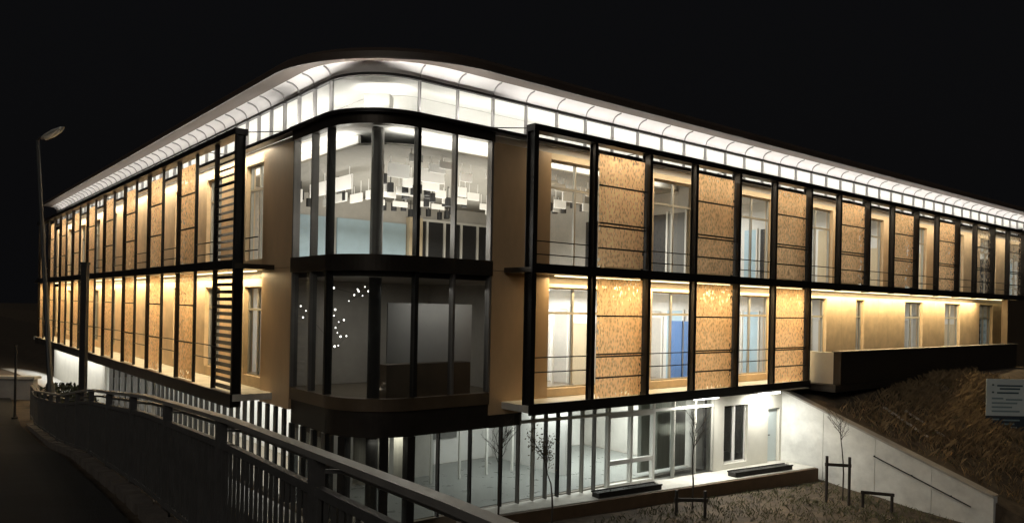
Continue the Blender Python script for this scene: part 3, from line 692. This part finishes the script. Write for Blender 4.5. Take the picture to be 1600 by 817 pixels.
# ------------------------------------------------------------------ lighting built into the facade
WARM = (1.0, 0.76, 0.42); WHITE = (1.0, 0.955, 0.90)
def strip(M, x0, x1, y, z, mt): obj('led_strip', MB().box(x0, x1, y - 0.03, y + 0.03, z, z + 0.025), mt, B, M)
strip(MR, 15.1, END_U, WV - 0.22, 6.53, 'led_warm'); strip(ML, -END_V, -22.8, WU - 0.22, 6.53, 'led_warm')
area('led_wash', MR @ T((15.1 + 47) / 2, WV - 0.30, 6.50), 32, 0.08, 480, WARM, B)
area('led_wash', ML @ T(-(22.8 + 59.5) / 2, WU - 0.30, 6.50), 36.6, 0.08, 560, WARM, B)
area('led_wash', MR @ T((15.1 + 56) / 2, WV - 0.55, 10.36), 41, 0.08, 250, (1.0, 0.84, 0.60), B)
area('led_wash', ML @ T(-(22.8 + 59.5) / 2, WU - 0.25, 10.36), 36.6, 0.08, 430, (1.0, 0.84, 0.60), B)
# up-lights on the eaves ledge
tl = I4; TIN = Matrix.Rotation(math.pi - math.radians(46), 4, 'X')     # tilted in towards the wall head
area('eaves_uplight', MR @ T((13.3 + 55.4) / 2, FV + 0.15, 10.57) @ TIN, 42, 0.05, 92, WHITE, B, 80)
area('eaves_uplight', MR @ T((12.9 + 58) / 2, WV - 0.21, 10.52) @ UP, 45, 0.06, 20, WHITE, B)
area('eaves_uplight', ML @ T(-(21.8 + 58.9) / 2, FU + 0.15, 10.57) @ TIN, 37, 0.05, 50, WHITE, B, 85)
area('eaves_uplight', ML @ T(-(20.6 + 60) / 2, WU - 0.21, 10.52) @ UP, 39, 0.06, 26, WHITE, B)
area('eaves_uplight', MR @ T(11.6, WV - 0.2, 10.53) @ tl @ UP, 2.4, 0.06, 15, WHITE, B)
area('eaves_uplight', ML @ T(-19.5, WU - 0.2, 10.53) @ tl @ UP, 2.2, 0.06, 15, WHITE, B)
area('eaves_uplight', MR @ T(9.25, 17.2, 10.53) @ Matrix.Rotation(math.radians(-45), 4, 'Z') @ UP, 2.0, 0.06, 34, WHITE, B)
area('clerestory_light', MR @ T((11 + 58) / 2, WV + 0.7, 10.45) @ UP, 46, 0.2, 190, WHITE, B)
area('clerestory_light', ML @ T(-(19 + 60) / 2, WU + 0.7, 10.45) @ UP, 40, 0.2, 190, WHITE, B)
area('clerestory_light', MR @ T(10.0, 17.9, 10.45) @ UP, 0.7, 0.7, 16, WHITE, B)
# two tube lights under the canopy
for s0, lab in ((7.3, 'lit white tube light under the walkway beside the glazed ground floor'), (10.75, 'lit white tube light under the walkway above the pale ground floor door')):
    t = thing('tube_light', MG @ Vector((s0 + 0.6, -0.42, 2.75)), lab, 'tube light', 'tube lights under the walkway')
    obj('tube', MB().tube([(s0, -0.52, 2.68), (s0 + 1.2, -0.52, 2.68)], 0.045, 10), 'led_tube', t, MG)
    obj('housing', MB().box(s0 - 0.03, s0 + 1.23, -0.58, -0.46, 2.715, 2.76), 'white_frame', t, MG)
    area('tube_glow', MG @ T(s0 + 0.6, -0.52, 2.62), 1.2, 0.1, 66 if s0 < 9 else 40, (1, 0.98, 0.90), t)

# ------------------------------------------------------------------ terrace strip and retaining wall
g = MB()
tp = [(12.0, 17.0), (12.0, 16.35), (17.5, 15.65), (26.3, 14.55), (26.44, 16.4)]
g.prism(tp, -0.46, -0.006); obj_t = obj('terrace', g, 'terrace', None, MR); tag(obj_t, kind='structure')
g = MB().prism([(11.9, 16.36), (11.9, 16.25), (17.5, 15.54), (26.3, 14.44), (26.3, 14.549), (17.5, 15.649), (12.0, 16.349)], -0.9, -0.03)
tag(obj('terrace_kerb', g, 'terrace_edge', None, MR), kind='structure')
rw = thing('retaining_wall', uv(26.5, 16, 0), 'long white retaining wall with sloping top beside the garden', 'wall')
m = MB(); pr = []
for i in range(13):
    v = 16.2 - i * 0.59; u0 = 26.5 + 0.16 * (16 - v) - 0.18
    zt = 2.72 - (2.72 + 0.18) * (i / 12)
    pr.append((u0, v, zt))
for i0 in range(0, 12, 3):
    sg = pr[i0:i0 + 4]; g_ = 0.008
    sg = [(u0, v + (-g_ if j == 0 else g_ if j == 3 else 0), z) for j, (u0, v, z) in enumerate(sg)]
    rows = [[uv(u0, v, -2.2) for u0, v, z in sg], [uv(u0, v, z) for u0, v, z in sg], [uv(u0 + 0.34, v, z) for u0, v, z in sg], [uv(u0 + 0.34, v, -2.2) for u0, v, z in sg]]
    m = MB().grid(rows)
    for e in (0, -1): m.quad(rows[0][e], rows[1][e], rows[2][e], rows[3][e])
    obj('wall_segment', m, 'wall_white', rw)
m = MB()
m.grid([[uv(u0 - 0.04, v, z + 0.002) for u0, v, z in pr], [uv(u0 - 0.04, v, z + 0.07) for u0, v, z in pr], [uv(u0 + 0.38, v, z + 0.07) for u0, v, z in pr], [uv(u0 + 0.38, v, z + 0.002) for u0, v, z in pr]])
obj('coping', m, 'concrete', rw)
m = MB(); hr = [(u0 - 0.09, v, max(z - 0.62, hgt(u0 - .2, v) + 0.12)) for u0, v, z in pr[6:12]]
hp = [uv(*p) for p in hr]
m.tube(hp, 0.02, 8); obj('handrail', m, 'pole_black', rw)
for p in (hp[0], hp[2], hp[4]): obj('bracket', MB().bar(p, p + U * 0.1, 0.03, 0.03), 'pole_black', rw)

# ------------------------------------------------------------------ fence along the footpath
F = thing('path_fence', fence_pt(6), 'dark steel railing of upright bars with pale handrail running beside the footpath', 'fence')
def rail(d, dz, y0, y1, step=0.5):
    out = []; Y = y0
    while Y < y1 + 1e-6: out.append(fence_pt(Y, d, dz)); Y += step
    return out
def ribbon(pts, w, h):
    m = MB(); side = Vector((1, 0.7, 0)).normalized(); rows = []
    for i, j in ((-1, -1), (1, -1), (1, 1), (-1, 1), (-1, -1)):
        rows.append([p + side * (i * w / 2) + Vector((0, 0, j * h / 2)) for p in pts])
    m.grid(rows); return m
Y0, Y1 = 0.9, 24.4
obj('handrail', ribbon(rail(0, 1.09, Y0, Y1), 0.075, 0.035), 'handrail', F)
obj('handrail', ribbon(rail(0.14, 1.00, Y0, Y1), 0.045, 0.03), 'handrail', F)
obj('top_rail', ribbon(rail(0, 0.90, Y0, Y1), 0.045, 0.05), 'steel_fence', F)
obj('bottom_rail', ribbon(rail(0, 0.14, Y0, Y1), 0.045, 0.045), 'steel_fence', F)
bar = MB().box(-0.010, 0.010, -0.010, 0.010, 0.16, 0.88).mesh('bar', 'steel_fence')
pst = MB().box(-0.035, 0.035, -0.035, 0.035, -0.2, 1.075).mesh('post', 'steel_fence')
rz = Matrix.Rotation(math.atan2(1, -0.7), 4, 'Z')
Y = Y0; nb = 0
while Y < Y1:
    obj('bar', bar, None, F, Matrix.Translation(fence_pt(Y)) @ rz); Y += 0.0815; nb += 1
Y = Y0
while Y < Y1 + 0.01:
    obj('post', pst, None, F, Matrix.Translation(fence_pt(Y)) @ rz)
    obj('bracket', MB().bar(fence_pt(Y, 0, 1.0), fence_pt(Y, 0.14, 1.0), 0.02, 0.02), 'steel_fence', F); Y += 1.5667
K = thing('kerb_row', fence_pt(10, -0.12), 'row of rough concrete kerb blocks along the foot of the dark fence', 'kerb')
Y = 4.0
while Y < 23:
    L = 0.42
    m = MB(); p, q = fence_pt(Y, -0.13, 0.02), fence_pt(Y + L, -0.13, 0.02)
    m.bar(p, q, 0.16, 0.18 + 0.03 * random.random()); obj('block', m, 'kerb', K); Y += 0.56

# ------------------------------------------------------------------ street lamp, pole, low wall
lx, ly = -14.96, 25.0; lz = world_h(lx, ly)
t = thing('street_lamp', (lx, ly, lz), 'tall leaning grey street lamp beyond the fence end', 'street lamp')
top = Vector((-15.62, 25.0, 10.75))
obj('pole', MB().tube([(lx, ly, lz - 0.2), Vector((lx, ly, lz)).lerp(top, 0.12), Vector((lx, ly, lz)).lerp(top, 0.13), top], [0.13, 0.13, 0.085, 0.055], 12), 'galv', t)
obj('arm', MB().tube([top - Vector((0, 0, 0.03)), top + Vector((0.12, -0.05, 0.08)), top + Vector((0.34, -0.1, 0.13))], 0.04, 8), 'galv', t)
hd = MB(); hc = top + Vector((0.5, -0.12, 0.18))
secs = [(-0.28, 0.05, 0.05), (-0.16, 0.12, 0.08), (0.1, 0.16, 0.10), (0.34, 0.12, 0.07), (0.44, 0.03, 0.03)]
rows = []
for k in range(13):
    a = 2 * math.pi * k / 12
    rows.append([hc + Vector((s, math.cos(a) * w, math.sin(a) * h + s * 0.5)) for s, w, h in secs])
hd.grid(rows); hd.smooth = True; obj('lamp_head', hd, 'lamp_grey', t)
dm = MB(); rows = []
for k in range(9):
    a = math.pi + math.pi * k / 8
    rows.append([hc + Vector((s, math.cos(a) * w * 0.9, math.sin(a) * h * 1.5 + s * 0.5)) for s, w, h in secs[1:4]])
dm.grid(rows); dm.smooth = True; obj('diffuser', dm, 'lamp_glass', t)
px_, py_ = -11.18, 20.0; pz = world_h(px_, py_)
t = thing('square_post', (px_, py_, pz), 'thick black square post standing in front of the long wing', 'post')
obj('shaft', MB().box(px_ - 0.075, px_ + 0.075, py_ - 0.075, py_ + 0.075, pz - 0.2, 6.5), 'pole_black', t)
obj('cap', MB().box(px_ - 0.09, px_ + 0.09, py_ - 0.09, py_ + 0.09, 6.501, 6.56), 'pole_black', t)
t = thing('thin_post', (-15.6, 24.1, world_h(-15.6, 24.1)), 'thin dark post in front of the low pale wall', 'post')
obj('shaft', MB().tube([(-15.6, 24.1, world_h(-15.6, 24.1) - .2), (-15.6, 24.1, 4.1)], 0.035, 8), 'pole_black', t)
obj('base', MB().tube([(-15.6, 24.1, world_h(-15.6, 24.1) - .2), (-15.6, 24.1, world_h(-15.6, 24.1) + 0.12)], 0.09, 10), 'pole_black', t)
lw = thing('low_wall', (-20.5, 30, world_h(-20.5, 30)), 'low pale concrete wall at the far end of the footpath', 'wall')
obj('wall_body', MB().box(-24.5, -18.6, 29.8, 30.1, 0.9, 2.42), 'concrete', lw)
obj('coping', MB().box(-24.6, -18.5, 29.72, 30.18, 2.421, 2.52), 'terrace', lw)
def leaf_cloud(m, c, rx, ry, rz_, n, size, rnd):
    for _ in range(n):
        a = rnd.uniform(0, 2 * math.pi); b = math.acos(rnd.uniform(-1, 1)); r = rnd.uniform(0.45, 1) ** 0.6
        p = Vector((c[0] + rx * r * math.sin(b) * math.cos(a), c[1] + ry * r * math.sin(b) * math.sin(a), c[2] + rz_ * r * math.cos(b)))
        d = Vector((rnd.gauss(0, 1), rnd.gauss(0, 1), rnd.gauss(0, 1))).normalized(); e = d.orthogonal().normalized(); s = size * rnd.uniform(0.6, 1.4)
        m.quad(p - d * s, p + e * s * 0.5, p + d * s, p - e * s * 0.5)
rn = random.Random(11)
bs = thing('bush', (-16.6, 28.4, world_h(-16.6, 28.4)), 'dark rounded bush at the end of the low pale wall', 'bush')
m = MB(); bz = world_h(-16.6, 28.4)
leaf_cloud(m, (-16.6, 28.4, bz + 0.45), 1.0, 0.9, 0.55, 1600, 0.07, rn); leaf_cloud(m, (-15.9, 28.2, bz + 0.25), 0.7, 0.6, 0.35, 700, 0.07, rn)
obj('foliage', m, 'foliage', bs)
obj('stem', MB().tube([(-16.6, 28.4, bz - .2), (-16.5, 28.4, bz + .5)], [0.05, 0.02], 6), 'bark', bs)

# ------------------------------------------------------------------ bare saplings with stakes
def grow(m, p, d, L, r, lvl, rnd, tips):
    n = 4; pts = [p]; q = Vector(p); dd = Vector(d)
    for i in range(n):
        dd = (dd + Vector((rnd.gauss(0, .10), rnd.gauss(0, .10), rnd.gauss(0.03, .06)))).normalized(); q = q + dd * L / n; pts.append(q.copy())
    m.tube(pts, [r * (1 - 0.6 * i / n) for i in range(n + 1)], 5 if lvl else 7)
    tips.append((q.copy(), dd.copy()))
    if lvl >= 3: return
    for k in range((10, 6, 3)[lvl]):
        f = rnd.uniform(0.35 if lvl == 0 else 0.2, 0.98); i = min(n - 1, int(f * n)); b = pts[i].lerp(pts[i + 1], f * n - i)
        a = rnd.uniform(0, 2 * math.pi); nd = (dd * 0.75 + Vector((math.cos(a), math.sin(a), 0.35)) * 0.7).normalized()
        grow(m, b, nd, L * rnd.uniform(0.32, 0.5), r * 0.45, lvl + 1, rnd, tips)
def sapling(u, v, h, label, seed, leaves=0):
    rnd = random.Random(seed); z = hgt(u, v); base = uv(u, v, z); 
    if 12 < u < 26 and v > 16.0: base.z = max(base.z, -0.01)
    t = thing('sapling', base, label, 'tree', 'bare saplings in the garden')
    obj('trunk', MB().tube([base - Vector((0, 0, .15)), base + Vector((0.02, 0, h * 0.3)), base + Vector((0, 0.02, h * 0.45))], [0.032, 0.026, 0.022], 8), 'bark', t)
    m = MB(); tips = []; grow(m, base + Vector((0, 0.02, h * 0.44)), Vector((0, 0, 1)), h * 0.55, 0.021, 0, rnd, tips)
    obj('crown', m, 'bark', t)
    if leaves:
        lm = MB()
        for p, d in tips:
            for _ in range(leaves):
                c = p + Vector((rnd.gauss(0, .07), rnd.gauss(0, .07), rnd.gauss(0, .07))); e = Vector((rnd.gauss(0, 1), rnd.gauss(0, 1), rnd.gauss(0, 1))).normalized(); f = e.orthogonal().normalized()
                lm.quad(c - e * .035, c + f * .02, c + e * .035, c - f * .02)
        obj('leaves', lm, 'twig_leaf', t)
sapling(12.5, 15.75, 2.75, 'bare sapling in front of the dark ground floor glass near the handrail', 21)
sapling(14.0, 15.3, 2.2, 'slim sapling with a few dry leaves in front of the grey ground floor glass', 5, 1)
sapling(19.25, 14.65, 2.7, 'bare sapling in front of the white framed ground floor doors', 8)
sapling(25.2, 12.95, 3.0, 'bare sapling standing against the white retaining wall', 33)
def stake_frame(p, q, h, label, low=False):
    zp, zq = hgt(*p), hgt(*q); a, b = uv(*p, zp), uv(*q, zq)
    t = thing('tree_stake', a, label, 'tree stake')
    ztop = max(zp, zq) + h
    for c in (a, b): obj('stake', MB().tube([c - Vector((0, 0, .2)), Vector((c.x, c.y, ztop))], 0.05, 8), 'wood_stake', t)
    zc = ztop - (0.05 if low else 0.28)
    c1, c2 = Vector((a.x, a.y, zc)), Vector((b.x, b.y, zc)); e = (c2 - c1) * 0.08 
    obj('crossbar', MB().bar(c1 - e, c2 + e, 0.05, 0.10), 'wood_stake', t)
stake_frame((24.4, 13.1), (24.85, 12.55), 1.55, 'tall dark pair of stakes with crossbar around the sapling by the retaining wall')
stake_frame((25.3, 12.3), (25.75, 11.55), 0.55, 'low black two-legged bar beside the retaining wall', True)
stake_frame((18.3, 14.5), (18.95, 13.95), 0.75, 'short dark pair of stakes below the sapling at the white doors')
# planters on the terrace
def planter(u0, v0, u1, v1, label):
    c = uv((u0 + u1) / 2, (v0 + v1) / 2, 0.0); t = thing('planter', c, label, 'planter', 'planters on the terrace')
    a, b = uv(u0, v0), uv(u1, v1); d = (b - a); L = d.length; ang = math.atan2(d.y, d.x)
    M = Matrix.Translation(c) @ Matrix.Rotation(ang, 4, 'Z')
    obj('trough', MB().box(-L / 2, L / 2, -0.17, 0.17, 0, 0.14).box(-L / 2 - .02, L / 2 + .02, -0.19, -0.171, 0.12, 0.17).box(-L / 2 - .02, L / 2 + .02, 0.171, 0.19, 0.12, 0.17), 'planter', t, M)
    m = MB()
    for _ in range(90):
        x, y = rn.uniform(-L / 2, L / 2), rn.uniform(-.14, .14); h = rn.uniform(.03, .12)
        m.quad((x, y, .13), (x + .02, y, .13), (x + rn.uniform(-.04, .06), y + rn.uniform(-.04, .04), .13 + h))
    obj('plants', m, 'foliage', t, M)
planter(16.4, 16.0, 18.9, 15.72, 'long low dark planter on the terrace in front of the white doors')
planter(22.3, 15.35, 25.2, 14.98, 'long low dark planter on the terrace below the pale ground floor window')

# ------------------------------------------------------------------ right bank: sign, planks, grass
sb = uv(34.0, 11.0, hgt(34.0, 11.0))
t = thing('site_sign', sb, 'pale blue and navy notice board on the dark grass bank', 'sign')
sd = Vector((U * 1.03 + V * -0.84).normalized()); sM = Matrix.Translation(sb) @ Matrix.Rotation(math.atan2(sd.y, sd.x), 4, 'Z')
zb_ = 1.28 - sb.z + 0.0
for x in (-0.55, 0.75): obj('post', MB().box(x - .045, x + .045, 0.03, 0.12, -0.2, 3.10 - sb.z), 'wood_stake', t, sM)
o = obj('panel', MB().box(-0.72, 0.95, 0, 0.028, 1.72 - sb.z, 3.16 - sb.z), 'sign_pale', t, sM)
o2 = obj('lower_panel', MB().box(-0.72, 0.95, -0.003, 0.027, 1.16 - sb.z, 1.715 - sb.z), 'sign_navy', t, sM)
for i, (x0, x1, z) in enumerate(((-.5, -.42, 2.93), (-.3, .7, 2.90), (-.2, .6, 2.78), (-.5, -.42, 2.64), (-.3, .55, 2.62), (-.5, -.05, 2.40), (0.05, .7, 2.36), (-.5, .5, 2.22), (-.5, .3, 2.06), (-.5, .6, 1.90))):
    obj('text_line', MB().box(x0, x1, -0.006, -0.001, z - 0.035 - sb.z, z + 0.03 - sb.z), 'sign_ink' if i < 5 else 'sign_ink_pale', o, sM)
for x0, x1, z in ((-.5, -.2, 1.58), (-.1, .6, 1.55), (-.1, .4, 1.40), (-.5, .5, 1.27)):
    obj('text_line', MB().box(x0, x1, -0.009, -0.004, z - 0.03 - sb.z, z + 0.03 - sb.z), 'sign_ink_pale', o2, sM)
for (a, b, lab) in (((29.5, 13.6), (29.3, 11.9), 'pale timber plank lying on the dark bank above the retaining wall'), ((30.3, 13.2), (30.15, 11.7), 'second, shorter pale plank lying on the bank towards the grass mound')):
    pa, pb = uv(*a, hgt(*a) + 0.12), uv(*b, hgt(*b) + 0.10)
    tag(obj('plank', MB().bar(pa, pb, 0.13, 0.05), 'plank'), lab, 'plank', 'planks on the bank')
def grass(name, mt, n, area_fn, label, h0, h1, seed):
    rnd = random.Random(seed); m = MB()
    k = 0
    while k < n:
        u, v, ok = area_fn(rnd)
        if not ok: continue
        k += 1; z = hgt(u, v); h = rnd.uniform(h0, h1); p = uv(u, v, z - 0.02); a = rnd.uniform(0, math.pi); s = Vector((math.cos(a), math.sin(a), 0)) * 0.012
        l = Vector((rnd.gauss(0, .5), rnd.gauss(0, .5), 0)) * h
        m.quad(p - s, p + s, p + s * .6 + l * .4 + Vector((0, 0, h * .65)), p + l + Vector((0, 0, h)))
    tag(obj(name, m, mt), label, 'grass', None, 'stuff')
def clump(rnd, u, v, f=1.0): return 0.5 + 0.5 * wob(u * 2.1 * f + 3, v * 2.3 * f) > rnd.random() * 0.95
def g1(rnd):
    v = rnd.uniform(7, 15.2); u = rnd.uniform(11, 26.2 + shear(v)); edge = 16.2 - (u - 12) * 0.125
    return u, v, v < edge - 0.1 and u < 26.2 + shear(v) and clump(rnd, u, v)
def g2(rnd):
    v = rnd.uniform(6.5, 14.4); u = rnd.uniform(27.2, 40); 
    d = math.exp(-((u - 34) / 3.8) ** 2 - ((v - 12.6) / 2.6) ** 2)
    return u, v, u > 27.2 + shear(v) and (rnd.random() < d + 0.08) and clump(rnd, u, v, 0.6)
def g3(rnd):
    Y = rnd.uniform(2, 26); d = rnd.uniform(0.2, 2.6); X = 1.81 - 0.7 * Y + d * 1.22
    if d < 0 and d > -3.2 and d < -0.8: d = 0.5; X = 1.81 - 0.7 * Y - rnd.uniform(.15, .8) * 1.22
    return X * U.x + Y * U.y, X * V.x + Y * V.y, True
grass('garden_grass', 'green_grass', 15000, g1, 'rough short winter grass in the garden bed below the terrace', 0.05, 0.17, 1)
grass('mound_grass', 'dry_grass', 16000, g2, 'dry brown grass on the mound around the notice board', 0.12, 0.38, 2)
grass('bank_weeds', 'green_grass', 5000, g2, 'low green weeds among the dry grass on the bank', 0.06, 0.22, 9)
grass('verge_grass', 'green_grass', 6000, g3, 'dark grass verge along the foot of the fence', 0.03, 0.08, 3)
rs = random.Random(5)
st = MB()
for _ in range(900):
    v = rs.uniform(8, 14.9); u = rs.uniform(11, 26); edge = 16.2 - (u - 12) * 0.125
    if v > edge - 0.15: continue
    p = uv(u, v, hgt(u, v)); r = rs.uniform(0.02, 0.07)
    st.quad(p + Vector((-r, -r, 0)), p + Vector((r, -r * .6, 0)), p + Vector((r * .3, 0, r * 1.1))); st.quad(p + Vector((r, -r * .6, 0)), p + Vector((r * .6, r, 0)), p + Vector((r * .3, 0, r * 1.1))); st.quad(p + Vector((-r, -r, 0)), p + Vector((r * .3, 0, r * 1.1)), p + Vector((r * .6, r, 0)))
tag(obj('garden_stones', st, 'kerb'), 'small pale stones and clods scattered in the garden bed', 'stones', None, 'stuff')

# ------------------------------------------------------------------ fairy lights in the lower corner room
FL = thing('fairy_light_string', uv(9.9, 18.6, 3.0), 'string of small white fairy lights behind the dark lower corner glass', 'fairy lights')
bulb = MB()
bulb.tube([(0, 0, -0.03), (0, 0, -0.012), (0, 0, 0.012), (0, 0, 0.03)], [0.012, 0.03, 0.03, 0.012], 6); bulb = bulb.mesh('bulb', 'fairy')
fl = [(-4.43, 20.75, 6.49), (-4.3, 20.97, 6.58), (-4.09, 20.53, 6.63), (-4.03, 20.75, 6.55), (-3.89, 20.96, 6.6), (-3.4, 20.53, 6.49), (-4.0, 20.76, 6.08), (-4.21, 20.96, 5.96), (-4.24, 20.53, 5.85), (-4.2, 20.76, 6.01), (-4.47, 20.96, 5.69), (-3.86, 20.53, 5.96), (-3.74, 20.77, 6.06), (-4.1, 20.96, 5.84), (-4.79, 20.52, 6.03), (-5.01, 20.77, 5.58), (-4.94, 20.95, 5.51), (-4.74, 20.52, 5.45), (-4.97, 20.78, 5.34), (-4.87, 20.95, 5.28), (-4.64, 20.52, 5.12), (-4.56, 20.78, 5.17), (-4.82, 20.95, 4.95), (-4.67, 20.52, 4.83), (-4.64, 20.78, 4.72), (-4.52, 20.95, 4.73), (-4.64, 20.52, 4.49), (-4.8, 20.79, 4.45), (-6.03, 21.84, 5.52), (-5.77, 21.42, 5.39), (-5.7, 21.69, 5.53), (-5.96, 21.84, 5.2), (-3.57, 20.51, 3.68), (-3.6, 20.8, 3.45), (-3.68, 20.94, 3.29), (-3.54, 20.51, 3.58)]
pts = [Vector(p) for p in fl]
for i, p in enumerate(pts): obj('bulb', bulb, None, FL, Matrix.Translation(p) @ Matrix.Scale(0.45 + 0.5 * ((i * 37) % 10) / 10, 4))
obj('wire', MB().tube(pts[:-4], 0.004, 4), 'inner_dark', FL)
